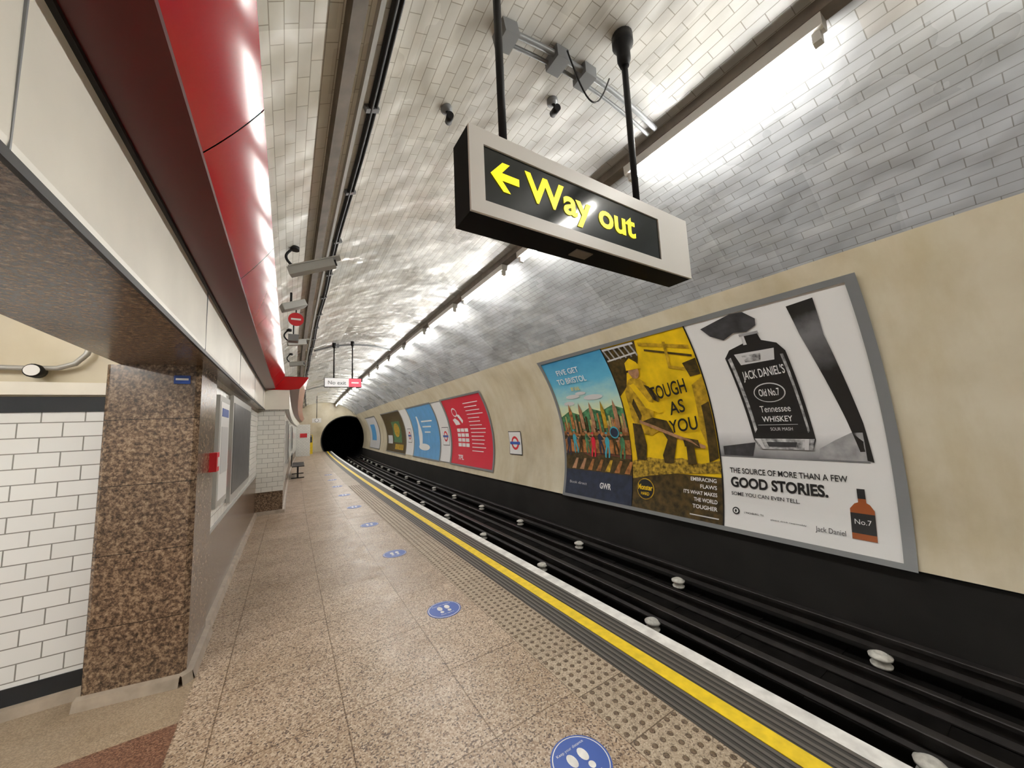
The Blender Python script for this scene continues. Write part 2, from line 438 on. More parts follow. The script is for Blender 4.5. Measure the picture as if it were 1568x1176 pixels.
skirt((x0-3, 3.72), (x0, 3.72)); skirt((x0, 3.56), (x1-.03, YP0)); skirt((x1-.03, YP0), (x1, YP0+.03)); skirt((x1, YP0+.03), (x1, YP1)); skirt((XW, YST), (XS+.03, YST))
mb.finish('baseboard_left')
mb = MB()
Yp = 3.72
mb.poly([(-4.2, Yp, .17), (-1.05, Yp, .17), (-1.05, Yp, 1.87), (-4.2, Yp, 1.87)], M_ptile, [(-4.2, .07), (-1.05, .07), (-1.05, 1.77), (-4.2, 1.77)])
mb.poly([(-4.2, Yp-.008, .05), (-1.05, Yp-.008, .05), (-1.05, Yp-.008, .17), (-4.2, Yp-.008, .17)], M_skirt)
mb.poly([(-4.2, Yp-.01, 1.87), (-1.05, Yp-.01, 1.87), (-1.05, Yp-.01, 1.975), (-4.2, Yp-.01, 1.975)], M_skirt)
mb.poly([(-4.2, Yp, 1.975), (-1.0, Yp, 1.975), (-1.0, Yp, 2.9), (-4.2, Yp, 2.9)], M_plaster)
z0_, z1_, d = 1.985, 2.07, .05
mb.poly([(-4.2, Yp-d, z0_), (-1.07, Yp-d, z0_), (-1.07, Yp-d, z1_), (-4.2, Yp-d, z1_)], M_whitebulk)
mb.poly([(-4.2, Yp-d, z1_), (-1.07, Yp-d, z1_), (-1.07, Yp, z1_), (-4.2, Yp, z1_)], M_whitebulk)
mb.poly([(-4.2, Yp-d, z0_), (-1.07, Yp-d, z0_), (-1.07, Yp, z0_), (-4.2, Yp, z0_)], M_whitebulk)
mb.poly([(-4.2, -.6, 0), (-4.2, Yp, 0), (-4.2, Yp, 2.9), (-4.2, -.6, 2.9)], M_ptile, [(0, 0), (4.3, 0), (4.3, 3), (0, 3)])
mb.poly([(-4.2, -.6, 0), (-1.05, -.6, 0), (-1.05, -.6, 2.9), (-4.2, -.6, 2.9)], M_ptile, [(0, 0), (3.2, 0), (3.2, 3), (0, 3)])
mb.finish('wall_passage')
mb = MB()
mb.poly([(-4.2, -.6, 2.9), (-.98, -.6, 2.9), (-.98, Yp, 2.9), (-4.2, Yp, 2.9)], M_plaster)
mb.finish('ceiling_passage')
mb = MB()
mb.poly([(-4.2, -.6, .003), (-.5, -.6, .003), (-.5, 3.02, .003), (-4.2, 3.02, .003)], M_pfloor2)
mb.poly([(-4.2, 3.02, .003), (-.5, 3.02, .003), (-.5, 3.5, .003), (-1.0, 3.72, .003), (-4.2, 3.72, .003)], M_pfloor)
mb.finish('floor_passage')
mb = MB()
mb.ext([(-1.0, 2.94), (-1.0, ZS), (XF, ZS)], YA, YST, [M_plaster, M_granite])
mb.ext([(XF, ZS-.012), (XF+.012, ZS-.012), (XF+.012, ZS+.012), (XF, ZS+.012)], YA, YST, M_dark)
mb.ext([(XF, ZS+.012), (XF+.004, ZS+.04), (XF, 2.60)], YA, YST, M_whitebulk)
mb.ext([(XF, 2.60), (XF+.012, 2.605), (XF+.012, 2.62), (XF, 2.62)], YA, YST, M_dark)
for y in [YA+.3+1.93*k for k in range(9)]:
    mb.box(XF, XF+.0055, y, y+.005, ZS+.012, 2.60, M_grey)
DX = .45
mb.ext([(XW, ZS), (XF+DX, ZS), (XF+DX+.004, ZS+.04), (XF+DX, 2.60), (XF+DX, 2.62)], YST-.05, YB, [M_granite, M_whitebulk, M_whitebulk, M_whitebulk])
mb.poly([(XF, YST-.05, ZS), (XF+DX, YST-.05, ZS), (XF+DX, YST-.05, 2.62), (XF, YST-.05, 2.62)], M_whitebulk)
mb.finish('wall_left_lintel')
curve = [(-.270, 2.652)]; nseg = 10; Lseg = .302/nseg
for i in range(nseg):
    a = math.radians(51+9*(i+.5)/nseg); p = curve[-1]; curve.append((p[0]+Lseg*math.cos(a), p[1]+Lseg*math.sin(a)))
def redprof(dx=0):
    c = [(p[0]+dx, p[1]) for p in curve]; e = c[-1]
    return [(XF+dx, 2.622), (-.275+dx, 2.645)] + c + [(e[0]-.012, e[1]+.015), (-1.0+dx*.3, 2.94)]
mb = MB(); y = YA
while y < YST-.06:
    y2 = min(y+1.22, YST-.06)
    mb.ext([redprof()[0], redprof()[1], redprof()[2]], y, y2, [M_redshade, M_redshade])
    mb.ext(redprof()[2:-2], y+.004, y2-.004, M_red, smooth=True)
    mb.ext(redprof()[-3:], y, y2, [M_red, M_brown])
    mb.ext([(p[0]-.006, p[1]+.004) for p in redprof()[:-1]], y2-.006, y2+.006, M_dark)
    y = y2
P2 = redprof(DX)
mb.ext(P2[:3], YST-.06, YB, [M_redshade, M_redshade]); mb.ext(P2[2:-2], YST-.06, YB, M_red, smooth=True); mb.ext(P2[-3:], YST-.06, YB, [M_red, M_brown])
A = redprof()[:-1]; B = redprof(DX)[:-1]
mb.poly([(p[0], YST-.06, p[1]) for p in A[::-1]]+[(XF+DX, YST-.06, 2.62)]+[(p[0], YST-.06, p[1]) for p in B[1:]], M_red)
mb.finish('red_bulkhead')

# ------------------------------------------------------------ lights
XT, ZT = 2.76, 3.95
mb = MB()
mb.ext([(XT-.055, arcz(XT-.055)), (XT-.055, 4.08), (XT+.055, 4.08), (XT+.055, arcz(XT+.055))], YA, YB, M_brown)
mb.finish('lighting_trunking')
y0 = .60-1.93*3
while y0 < YB-1.6:
    mb = MB()
    mb.ext([(XT-.05, 4.079), (XT-.045, 4.0), (XT-.02, 3.985), (XT+.02, 3.985), (XT+.045, 4.0), (XT+.05, 4.079)], y0-.05, y0+1.47, M_wmetal, closed=True, caps=True)
    mb.cyl((XT, y0+.02, ZT), (XT, y0+1.40, ZT), .023, M_tube, 14)
    for yy in (y0-.03, y0+1.40): mb.obox((XT, yy+.02, ZT+.012), (0, 1, 0), 0, 0, (.022, .028, .038), M_wmetal)
    mb.finish('passage_fill_light'); y0 += 1.93
for xx in (-1.75, -3.1):  # added fill lamps, out of view, to brighten the side passage
    mb = MB(); mb.box(xx-.07, xx+.07, .6, 2.4, 2.83, 2.895, M_wmetal); mb.cyl((xx, .65, 2.80), (xx, 2.35, 2.80), .022, M_tube, 14); mb.finish('passage_fill_light')

# ------------------------------------------------------------ conduits on the vault
mb = MB()
def vaulttray(xm, w, h, m, mbx):
    a = math.atan2(arcz(xm)-CZ, xm-CX); da = w/2/R
    P = [(CX+r*math.cos(t), CZ+r*math.sin(t)) for r, t in ((R, a-da), (R-h, a-da), (R-h, a+da), (R, a+da))]
    mbx.ext(P, YA, YB, m)
vaulttray(.25, .085, .05, M_brown, mb)
vaulttray(.375, .03, .03, M_lgrey, mb)
mb.finish('cable_tray')
mb = MB()
for xm, r in ((.44, .019), (.475, .013)):
    a0 = math.atan2(arcz(xm)-CZ, xm-CX)
    path = [(CX+(R-.025)*math.cos(a0+.004*math.sin(yy*1.7)), yy, CZ+(R-.025)*math.sin(a0+.004*math.sin(yy*1.7))) for yy in [YA+.4*k for k in range(106)]]
    mb.tube(path, r, M_dark, 8)
    for k in range(40): yy = YA+1.05*k; mb.obox((CX+(R-.02)*math.cos(a0), yy, CZ+(R-.02)*math.sin(a0)), (math.sin(a0), 0, -math.cos(a0)), 0, 0, (.03, .02, .022), M_grey)
mb.finish('ceiling_cables')
def arcpipe(name, y, xa, xb_, boxes=()):
    mb = MB()
    aa = math.atan2(arcz(xa)-CZ, xa-CX); ab = math.atan2(arcz(xb_)-CZ, xb_-CX); n = 40
    for off, rr in ((0, .02), (.075, .014)):
        mb.tube([(CX+(R-.045)*math.cos(aa+(ab-aa)*i/n), y+off, CZ+(R-.045)*math.sin(aa+(ab-aa)*i/n)) for i in range(n+1)], rr, M_grey, 10)
    for xx in boxes:
        a = math.atan2(arcz(xx)-CZ, xx-CX); c = (CX+(R-.05)*math.cos(a), y+.03, CZ+(R-.05)*math.sin(a))
        mb.obox(c, (math.sin(a), 0, -math.cos(a)), 0, 0, (.055, .07, .045), M_grey)
    mb.finish(name)
arcpipe('arched_conduit', 1.66, 1.12, 2.66, (1.14, 1.58, 1.85))
arcpipe('arched_conduit', 11.3, .52, 2.66, (1.1,))
arcpipe('arched_conduit', 22, .52, 2.66, ())
mb = MB()
pts = []
for i in range(17):
    t = i/16; pts.append((1.6+.42*t, 1.60, arcz(1.6+.42*t)-.05-.30*math.sin(math.pi*t)))
mb.tube(pts, .006, M_dark, 6); mb.finish('hanging_cable')
for (x, y) in ((1.02, 2.39), (1.79, 2.0)):  # small black ceiling cameras, they give no light
    mb = MB(); z = arcz(x)
    mb.lathe((x, y, z-.03), [(.045, .03), (.045, 0), (.02, -.01)], M_grey); mb.cyl((x, y, z-.03), (x+.03, y-.03, z-.09), .012, M_dark)
    mb.cyl((x+.01, y-.05, z-.10), (x+.03, y+.04, z-.08), .028, M_dark); mb.finish('ceiling_camera')

# ------------------------------------------------------------ way-out sign
SY = 1.28
mb = MB()
X0, X1, Z0, Z1, D = .65, 2.29, 2.57, 2.98, .17
mb.box(X0, X1, SY+.012, SY+D, Z0, Z1, M_signbody)
px0, px1, pz0, pz1 = .722, 1.975, 2.635, 2.905
def fr(a, b, c, d, m, yy=SY, th=.014): mb.box(a, b, yy, yy+th, c, d, m)
fr(X0, px0, Z0, Z1, M_signw); fr(px1, X1, Z0, Z1, M_signw); fr(px0, px1, Z0, pz0, M_signw); fr(px0, px1, pz1, Z1, M_signw)
fr(px0, px1, pz0, pz1, M_signb, SY+.008, .004)
F = lambda a, b: (a, SY+.004, b)
fit_text(mb, 'Way out', .945, 1.745, 2.668, 2.862, F, M_signy, bold=.026)
ax, az = .755, 2.782
mb.poly([F(ax, az), F(ax+.065, az+.072), F(ax+.105, az+.072), F(ax+.060, az+.019), F(ax+.155, az+.019), F(ax+.155, az-.019), F(ax+.060, az-.019), F(ax+.105, az-.072), F(ax+.065, az-.072)], M_signy)
mb.box(1.3, 1.42, SY+.05, SY+.12, Z0-.006, Z0, M_brown)
for x in (.885, 1.90):
    zc = arcz(x)
    mb.cyl((x, SY+.09, Z1), (x, SY+.09, zc-.01), .021, M_dark)
    mb.lathe((x, SY+.09, zc-.24), [(.03, 0), (.045, .05), (.045, .12), (.07, .16), (.07, .23)], M_dark)
    mb.lathe((x, SY+.09, Z1), [(.06, 0), (.06, .012), (.03, .03)], M_dark)
mb.finish('way_out_sign')
mb = MB(); y = 11.0
mb.box(.78, 1.74, y, y+.12, 2.90, 3.16, M_dark)
mb.box(.79, 1.40, y-.01, y, 2.91, 3.15, M_signlit); mb.box(1.40, 1.73, y-.01, y, 2.91, 3.15, M_signpink)
fit_text(mb, 'No exit', .87, 1.33, 2.97, 3.08, lambda a, b: (a, y-.014, b), M_grey, .01)
mb.box(1.47, 1.66, y-.016, y-.012, 3.01, 3.05, M_signlit)
for x in (1.02, 1.50): mb.cyl((x, y+.06, 3.16), (x, y+.06, arcz(x)-.01), .018, M_dark); mb.lathe((x, y+.06, arcz(x)-.15), [(.03, 0), (.05, .05), (.05, .14)], M_dark)
mb.finish('no_exit_sign')

# ------------------------------------------------------------ floor stickers
for k in range(9):
    yy = 1.49+1.80*k; xx = 1.25
    mb = MB(); n = 40
    mb.lathe((xx, yy, .0), [(.15, .0005), (.15, .003)], M_blue, seg=n)
    mb.lathe((xx, yy, .001), [(.141, .0005), (.141, .0028)], M_white, seg=n)
    mb.lathe((xx, yy, .001), [(.136, .0005), (.136, .0034)], M_blue, seg=n)
    zt = .0052
    for s_ in (-1, 1):
        cxx = xx+.034*s_
        for (oy, rx, ry) in ((.024, .023, .038), (-.042, .017, .020)):
            mb.poly([(cxx+rx*math.cos(t*math.pi/8), yy+oy+ry*math.sin(t*math.pi/8), zt) for t in range(16)], M_white)
    fit_text(mb, 'Keep your distance', xx-.085, xx+.085, yy+.07, yy+.09, lambda a, b: (a, b, zt), M_white)
    fit_text(mb, 'Stay apart', xx-.06, xx+.06, yy-.095, yy-.075, lambda a, b: (a, b, zt), M_white)
    mb.finish('floor_sticker')

# ------------------------------------------------------------ posters on the curved wall
class Art:
    def __init__(s, mb, base=.012): s.mb = mb; s.base = base
    def mp(s, y, z, layer):
        r = R-s.base-layer*.0035; a = math.asin((z-CZ)/R)
        return (CX+r*math.cos(a), y, CZ+r*math.sin(a))
    def raw(s, vs, fs, m, layer):
        bm = bmesh.new(); V = [bm.verts.new((a, b, 0)) for a, b in vs]
        for f in fs:
            try: bm.faces.new([V[i] for i in f])
            except ValueError: pass
        zs = [b for a, b in vs]; z = math.floor(min(zs)/.1)*.1+.1
        while z < max(zs):
            bmesh.ops.bisect_plane(bm, geom=bm.verts[:]+bm.edges[:]+bm.faces[:], plane_co=(0, z, 0), plane_no=(0, 1, 0)); z += .1
        bmesh.ops.triangulate(bm, faces=[f for f in bm.faces if len(f.verts) > 4])
        bm.verts.index_update(); ids = [s.mb.av(s.mp(v.co.x, v.co.y, layer)) for v in bm.verts]
        for f in bm.faces: s.mb.af([ids[v.index] for v in f.verts], m)
        bm.free()
    def poly(s, pts, m, layer=1): s.raw(pts, [tuple(range(len(pts)))], m, layer)
    def rect(s, yl, yr, z0, z1, m, layer=1): s.poly([(yl, z0), (yr, z0), (yr, z1), (yl, z1)], m, layer)
    def ell(s, y, z, ry, rz, m, layer=1, n=28): s.poly([(y+ry*math.cos(2*math.pi*i/n), z+rz*math.sin(2*math.pi*i/n)) for i in range(n)], m, layer)
    def stroke(s, pts, w, m, layer=1):
        for (a, b) in zip(pts[:-1], pts[1:]):
            d = Vector((b[0]-a[0], b[1]-a[1])).normalized(); n = Vector((-d.y, d.x))*w/2; e = d*w*.3
            s.poly([(a[0]+n.x-e.x, a[1]+n.y-e.y), (b[0]+n.x+e.x, b[1]+n.y+e.y), (b[0]-n.x+e.x, b[1]-n.y+e.y), (a[0]-n.x-e.x, a[1]-n.y-e.y)], m, layer)
    def text(s, t, yl, yr, z0, z1, m, layer=2, bold=0.0, skew=0.0):
        vs, fs = text2d(t, bold); s.raw([(yl+(yr-yl)*a, z0+(z1-z0)*b+skew*a) for a, b in vs], fs, m, layer)
    def frame(s, yl, yr, z0, z1, w, m, layer=3):
        s.rect(yl+w, yr-w, z1, z1+w*.8, m, layer); s.rect(yl+w, yr-w, z0-w*.8, z0, m, layer)
        s.rect(yl+w, yl, z0, z1, m, layer); s.rect(yr, yr-w*1.3, z0-w*.8, z1+w*.8, m, layer)
P_white = mat('poster_white', (.80, .80, .80), .35)
P_black = mat('poster_black', (.012, .012, .013), .35)
P_dgrey = mat('poster_dark_grey', (.05, .05, .055), .35, noise=.5, nscale=9)
P_grey = mat('poster_grey', (.35, .35, .36), .35, noise=.3, nscale=9)
P_lg = mat('poster_light_grey', (.6, .6, .61), .35)
P_glass = mat('poster_cut_glass', (.45, .45, .46), .35, noise=.85, nscale=16)
P_amber = mat('poster_amber', (.30, .07, .01), .3)
P_yel = mat('poster_yellow', (.82, .54, .01), .35, noise=.25, nscale=4)
P_yel2 = mat('poster_ochre', (.52, .32, .02), .35, noise=.6, nscale=10)
P_ybr = mat('poster_brown', (.07, .045, .012), .35, noise=.8, nscale=12)
P_rub = mat('poster_rubble', (.42, .27, .03), .35, noise=.95, nscale=18)
P_red = mat('poster_red', (.62, .015, .045), .35)
P_blue = mat('poster_blue', (.10, .34, .66), .35, noise=.12, nscale=3)
P_sky = zramp_mat('poster_sky', 1.7, 2.9, [(0, (.85, .78, .35)), (.3, (.42, .66, .62)), (.6, (.12, .45, .66)), (1, (.05, .28, .52))], .35, 3, stretch=(1, 1, 2.5))
P_city = zramp_mat('poster_city', 1.25, 1.9, [(0, (.16, .05, .03)), (.35, (.35, .16, .07)), (.6, (.50, .42, .14)), (1, (.12, .30, .16))], .9, 14)
P_green = mat('poster_green', (.07, .22, .10), .35, noise=.7, nscale=14)
P_skin = mat('poster_tan', (.42, .22, .12), .35, noise=.4, nscale=12)
P_navy = mat('poster_navy', (.02, .03, .06), .35, noise=.4, nscale=8)
P_teal = mat('poster_teal', (.05, .35, .45), .35)
P_orange = mat('poster_orange', (.42, .17, .05), .35, noise=.7, nscale=12)
P_mag = zramp_mat('poster_studio_backdrop', 1.05, 1.75, [(0, (.10, .10, .11)), (.25, (.45, .45, .46)), (.5, (.78, .78, .79)), (1, (.80, .80, .80))], .25, 2)
P_streak = zramp_mat('poster_dark_streak', 1.1, 2.85, [(0, (.01, .01, .01)), (.55, (.012, .012, .013)), (.78, (.16, .16, .17)), (.9, (.02, .02, .02)), (1, (.01, .01, .01))], .25, 4)

mb = MB(); A = Art(mb)
ZP0, ZP1 = .16, 2.88
A.frame(5.98, 1.05, ZP0, ZP1, .07, M_grey, 4)
for yb_ in (4.25, 2.72): A.rect(yb_+.01, yb_-.01, ZP0, ZP1, M_dark, 2)
A.rect(2.72, 1.05, ZP0, 1.06, P_white, 0); A.rect(2.72, 1.05, 1.06, ZP1, P_white, 0)
A.rect(2.72, 1.20, 1.08, 1.75, P_mag, 1)
A.poly([(2.66, 1.10), (2.30, 1.10), (2.25, 1.28), (2.66, 1.22)], P_dgrey, 2)
A.poly([(1.62, 1.10), (1.22, 1.10), (1.22, 1.45), (1.45, 1.32), (1.6, 1.22)], P_grey, 2)
A.poly([(1.56, 2.80), (1.32, 2.82), (1.33, 2.45), (1.27, 2.0), (1.20, 1.5), (1.17, 1.09), (1.25, 1.12), (1.33, 1.55), (1.47, 2.2), (1.53, 2.5)], P_streak, 2)
A.poly([(2.20, 1.20), (1.66, 1.20), (1.62, 1.32), (1.70, 2.36), (1.76, 2.46), (1.90, 2.52), (1.92, 2.62), (2.08, 2.62), (2.10, 2.52), (2.28, 2.47), (2.36, 2.38), (2.26, 1.32)], P_black, 3)
A.poly([(2.25, 1.33), (1.63, 1.33), (1.66, 1.20), (2.20, 1.20)], P_glass, 4)
A.poly([(2.12, 1.29), (1.80, 1.29), (1.82, 1.23), (2.10, 1.23)], P_dgrey, 5)
A.poly([(2.24, 1.33), (2.18, 1.33), (2.14, 1.2), (2.17, 1.2)], P_lg, 5); A.poly([(1.72, 1.33), (1.68, 1.33), (1.70, 1.2), (1.74, 1.2)], P_lg, 5)
A.poly([(2.24, 2.41), (1.80, 2.41), (1.83, 2.28), (2.20, 2.27)], P_lg, 4); A.poly([(2.16, 2.38), (1.95, 2.38), (1.97, 2.30), (2.14, 2.30)], P_glass, 5)
A.poly([(2.33, 2.36), (2.29, 2.38), (2.20, 1.45), (2.23, 1.40)], P_glass, 4)
A.poly([(1.76, 2.33), (1.73, 2.33), (1.66, 1.42), (1.68, 1.40)], P_glass, 4)
A.poly([(2.10, 2.50), (2.06, 2.50), (2.06, 2.61), (2.08, 2.61)], P_lg, 4); A.rect(2.11, 1.90, 2.60, 2.63, P_grey, 4)
A.poly([(2.52, 2.79), (2.28, 2.84), (2.12, 2.87), (1.98, 2.86), (1.88, 2.76), (1.90, 2.69), (2.02, 2.64), (2.16, 2.66), (2.30, 2.60), (2.44, 2.68)], P_dgrey, 3)
A.text("JACK DANIEL'S", 2.22, 1.76, 2.05, 2.19, P_white, 5, .01, .03)
A.ell(1.98, 1.90, .17, .12, P_lg, 4); A.ell(1.98, 1.90, .158, .108, P_black, 5); A.text('Old No.7', 2.09, 1.87, 1.86, 1.95, P_white, 6, .01)
A.text('Tennessee', 2.12, 1.80, 1.66, 1.74, P_white, 5); A.text('WHISKEY', 2.12, 1.80, 1.54, 1.61, P_white, 5, .01)
A.rect(2.18, 1.76, 1.50, 1.505, P_lg, 5); A.text('SOUR MASH', 2.05, 1.82, 1.43, 1.47, P_lg, 5)
A.text('THE SOURCE OF MORE THAN A FEW', 2.61, 1.40, .865, .935, P_black, 2, .012)
A.text('GOOD STORIES.', 2.61, 1.58, .68, .815, P_black, 2, .035)
A.text('SOME YOU CAN EVEN TELL.', 2.61, 1.85, .575, .62, P_black, 2, .005)
A.ell(2.56, .38, .045, .045, P_black, 2); A.ell(2.56, .38, .03, .03, P_white, 3); A.ell(2.56, .38, .012, .018, P_black, 4)
A.text('LYNCHBURG, TN', 2.46, 2.24, .36, .385, P_black, 2)
A.text('please drink responsibly', 2.16, 1.80, .33, .35, P_black, 2); A.text('Jack Daniel', 1.72, 1.46, .29, .36, P_dgrey, 2)
A.poly([(1.41, .30), (1.22, .30), (1.22, .60), (1.25, .655), (1.275, .67), (1.28, .80), (1.335, .80), (1.34, .67), (1.37, .655), (1.41, .60)], P_amber, 2)
A.rect(1.339, 1.276, .71, .81, P_black, 3); A.rect(1.41, 1.22, .36, .56, P_black, 3); A.text("No.7", 1.38, 1.25, .45, .50, P_white, 4)
# poster: yellow
A.rect(4.25, 2.72, ZP0, ZP1, P_yel, 0)
A.rect(4.25, 2.72, ZP0, .78, P_ybr, 1)
A.poly([(4.25, .62), (3.9, .70), (3.4, .78), (2.72, .84), (2.72, 1.02), (3.0, .95), (3.3, 1.02), (3.6, .98), (3.9, 1.0), (4.25, .92)], P_rub, 2)
A.poly([(4.25, 2.86), (3.55, 2.86), (3.62, 2.62), (3.72, 2.45), (3.95, 2.42), (4.05, 2.20), (4.25, 2.05)], P_ybr, 1)
for i in range(6): A.stroke([(4.22-.11*i, 2.84), (4.16-.11*i, 2.66)], .03, P_grey, 2)
A.stroke([(4.22, 2.84), (3.6, 2.84)], .03, P_lg, 3); A.stroke([(4.22, 2.66), (3.62, 2.70)], .025, P_lg, 3)
A.stroke([(3.5, 2.80), (2.78, 2.62)], .05, P_yel2, 2); A.stroke([(3.45, 2.70), (2.78, 2.50)], .03, P_ybr, 2); A.stroke([(3.1, 2.74), (3.16, 2.4), (2.8, 2.3)], .045, P_yel2, 2)
A.poly([(2.95, 2.42), (2.74, 2.46), (2.74, 2.24), (2.9, 2.22)], P_ybr, 2)
def fig(y, z, s, m1, m2, flip=1, L=3):
    q = lambda pts: [(y+flip*a*s, z+b*s) for a, b in pts]
    A.poly(q([(.02, .62), (-.14, .55), (-.20, .30), (-.14, .02), (.10, 0), (.16, .28), (.14, .50)]), m1, L)
    A.ell(y-flip*.02*s, z+.74*s, .085*s, .11*s, m2, L+1)
    A.poly(q([(.10, .78), (-.12, .80), (-.08, .88), (.0, .91), (.07, .88)]), m1, L+2)
    A.poly(q([(-.12, .52), (-.32, .30), (-.46, .36), (-.44, .42), (-.32, .40), (-.12, .58)]), m2, L+1)
    A.poly(q([(-.14, .05), (-.28, -.35), (-.26, -.62), (-.17, -.62), (-.15, -.36), (-.02, .02)]), m1, L)
    A.poly(q([(.0, .03), (.02, -.35), (-.02, -.62), (.08, -.62), (.13, -.33), (.12, .03)]), m1, L)
A.poly([(4.12, 2.10), (3.98, 2.30), (3.80, 2.36), (3.66, 2.22), (3.62, 1.95), (3.68, 1.66), (3.60, 1.45), (3.78, 1.36), (4.02, 1.42), (4.12, 1.68)], P_yel2, 3)
A.ell(3.80, 2.44, .10, .13, P_skin, 4); A.poly([(3.93, 2.46), (3.90, 2.58), (3.78, 2.64), (3.68, 2.56), (3.64, 2.46)], P_yel, 5)
A.poly([(3.98, 2.22), (3.88, 2.24), (3.70, 1.92), (3.52, 1.86), (3.48, 1.74), (3.56, 1.72), (3.78, 1.82)], P_yel, 4)
A.poly([(3.70, 2.20), (3.62, 2.16), (3.50, 1.98), (3.52, 1.90), (3.60, 1.94)], P_ybr, 5)
A.poly([(4.10, 1.55), (3.90, 1.60), (3.62, 1.50), (3.50, 1.30), (3.62, 1.05), (3.60, .93), (3.44, .93), (3.34, 1.32), (3.46, 1.60), (3.70, 1.66)], P_ybr, 4)
A.poly([(4.12, 1.58), (3.95, 1.55), (3.90, 1.20), (3.94, .95), (4.12, .95), (4.14, 1.22)], P_ybr, 5)
A.poly([(4.04, 1.9), (3.98, 2.0), (3.90, 1.7), (3.96, 1.6)], P_ybr, 5)
A.stroke([(3.95, 1.60), (3.40, 1.38), (2.92, 1.20)], .05, P_skin, 6)
A.poly([(3.24, 1.34), (3.0, 1.30), (2.98, 1.18), (3.22, 1.20)], P_ybr, 6); A.poly([(3.2, 1.2), (3.08, 1.2), (3.06, .95), (3.2, .93)], P_ybr, 5)
A.poly([(2.92, 2.1), (2.74, 2.2), (2.74, 1.3), (2.86, 1.15), (2.95, 1.45)], P_yel2, 1)
A.poly([(2.86, 1.8), (2.74, 1.85), (2.74, 1.05), (2.88, .98)], P_ybr, 2)
for (t, a, b, c, d, sk) in (('TOUGH', 3.62, 3.00, 1.93, 2.14, .08), ('AS', 3.36, 3.10, 1.68, 1.88, .05), ('YOU', 3.42, 2.96, 1.40, 1.60, .06)):
    A.text(t, a, b, c, d, P_black, 8, .012, sk)
A.ell(3.98, .48, .17, .17, P_yel2, 3); A.ell(3.98, .48, .155, .155, P_black, 4); A.text('Monster', 4.12, 3.84, .46, .55, P_yel, 5, .03); A.text('HARD', 4.06, 3.90, .38, .43, P_yel, 5, .02)
for i, t in enumerate(('EMBRACING', 'FLAWS', "IT'S WHAT MAKES", 'THE WORLD', 'TOUGHER')):
    w = (.38, .24, .5, .34, .36)[i]; A.text(t, 2.80+w, 2.80, .70-i*.095, .755-i*.095, P_white, 3, .02)
A.rect(3.2, 2.78, .22, .235, P_lg, 3)
# poster: countryside/city journey
A.rect(5.98, 4.25, 1.70, ZP1, P_sky, 0); A.rect(5.98, 4.25, ZP0, 1.70, P_city, 0)
A.poly([(5.98, 1.75), (5.7, 1.86), (5.4, 1.78), (5.1, 1.9), (4.8, 1.82), (4.5, 1.92), (4.25, 1.84), (4.25, 1.5), (5.98, 1.45)], P_green, 1)
for i in range(30):
    y = 5.92-.055*i; h = random.uniform(.08, .34); A.rect(y, y-.045, 1.42, 1.52+h*.9, random.choice([P_orange, P_skin, P_ybr, P_city, P_green]), 2)
for i in range(5):
    y = 5.7-.3*i; A.poly([(y, 1.5), (y-.09, 1.5), (y-.09, 1.85), (y-.045, 2.02), (y, 1.85)], random.choice([P_skin, P_yel2, P_orange]), 3)
A.rect(5.98, 4.25, 1.02, 1.42, P_orange, 3); A.rect(5.98, 4.25, 1.28, 1.36, P_ybr, 4)
for i in range(9):
    y = 5.85-.18*i; fig(y, 1.14+.06*(i % 2), .32, [P_navy, P_teal, P_ybr, P_green, P_red][i % 5], P_skin, 1 if i % 2 else -1, 5)
A.poly([(5.98, .98), (5.5, 1.02), (5.2, .93), (4.9, 1.0), (4.25, .94), (4.25, .66), (5.98, .66)], P_ybr, 4)
for i in range(7): A.poly([(5.8-.23*i, .68), (5.68-.23*i, .68), (5.6-.23*i, .9), (5.66-.23*i, .9)], random.choice([P_yel2, P_orange, P_skin]), 5)
A.rect(5.98, 4.25, ZP0, .66, P_navy, 4)
A.text('GWR', 5.0, 4.72, .36, .47, P_white, 6, .03); A.text('Book direct', 5.85, 5.35, .38, .43, P_lg, 6)
A.text("FIVE GET", 5.62, 4.98, 2.60, 2.70, P_white, 5, .01); A.text('TO BRISTOL', 5.72, 4.88, 2.42, 2.53, P_white, 5, .01); A.text('BY RAIL', 5.4, 5.15, 2.27, 2.34, P_yel, 5, .01)
for (a, b, c, d) in ((5.45, 2.15, .2, .04), (4.9, 2.1, .25, .05), (5.2, 2.2, .15, .03), (5.62, 2.02, .16, .04)): A.ell(a, b, c, d, P_lg, 2)
A.ell(4.56, 1.42, .11, .11, P_teal, 8); A.ell(4.56, 1.42, .09, .085, P_navy, 9)
mb.finish('advertising_posters')

def roundel(mbx, A, y, z, s, L=1):
    A.rect(y+s/2, y-s/2, z-s/2, z+s/2, M_dark, L); A.rect(y+s/2-.02, y-s/2+.02, z-s/2+.02, z+s/2-.02, P_white, L+1)
    r = s*.29; n = 32
    A.ell(y, z, r, r, M_tred, L+2, n); A.ell(y, z, r*.66, r*.66, P_white, L+3, n); A.rect(y+r*1.35, y-r*1.35, z-r*.2, z+r*.2, M_blue, L+4)
mb = MB(); A = Art(mb); roundel(mb, A, 8.05, 1.15, .62)
mb.finish('station_roundel_sign')

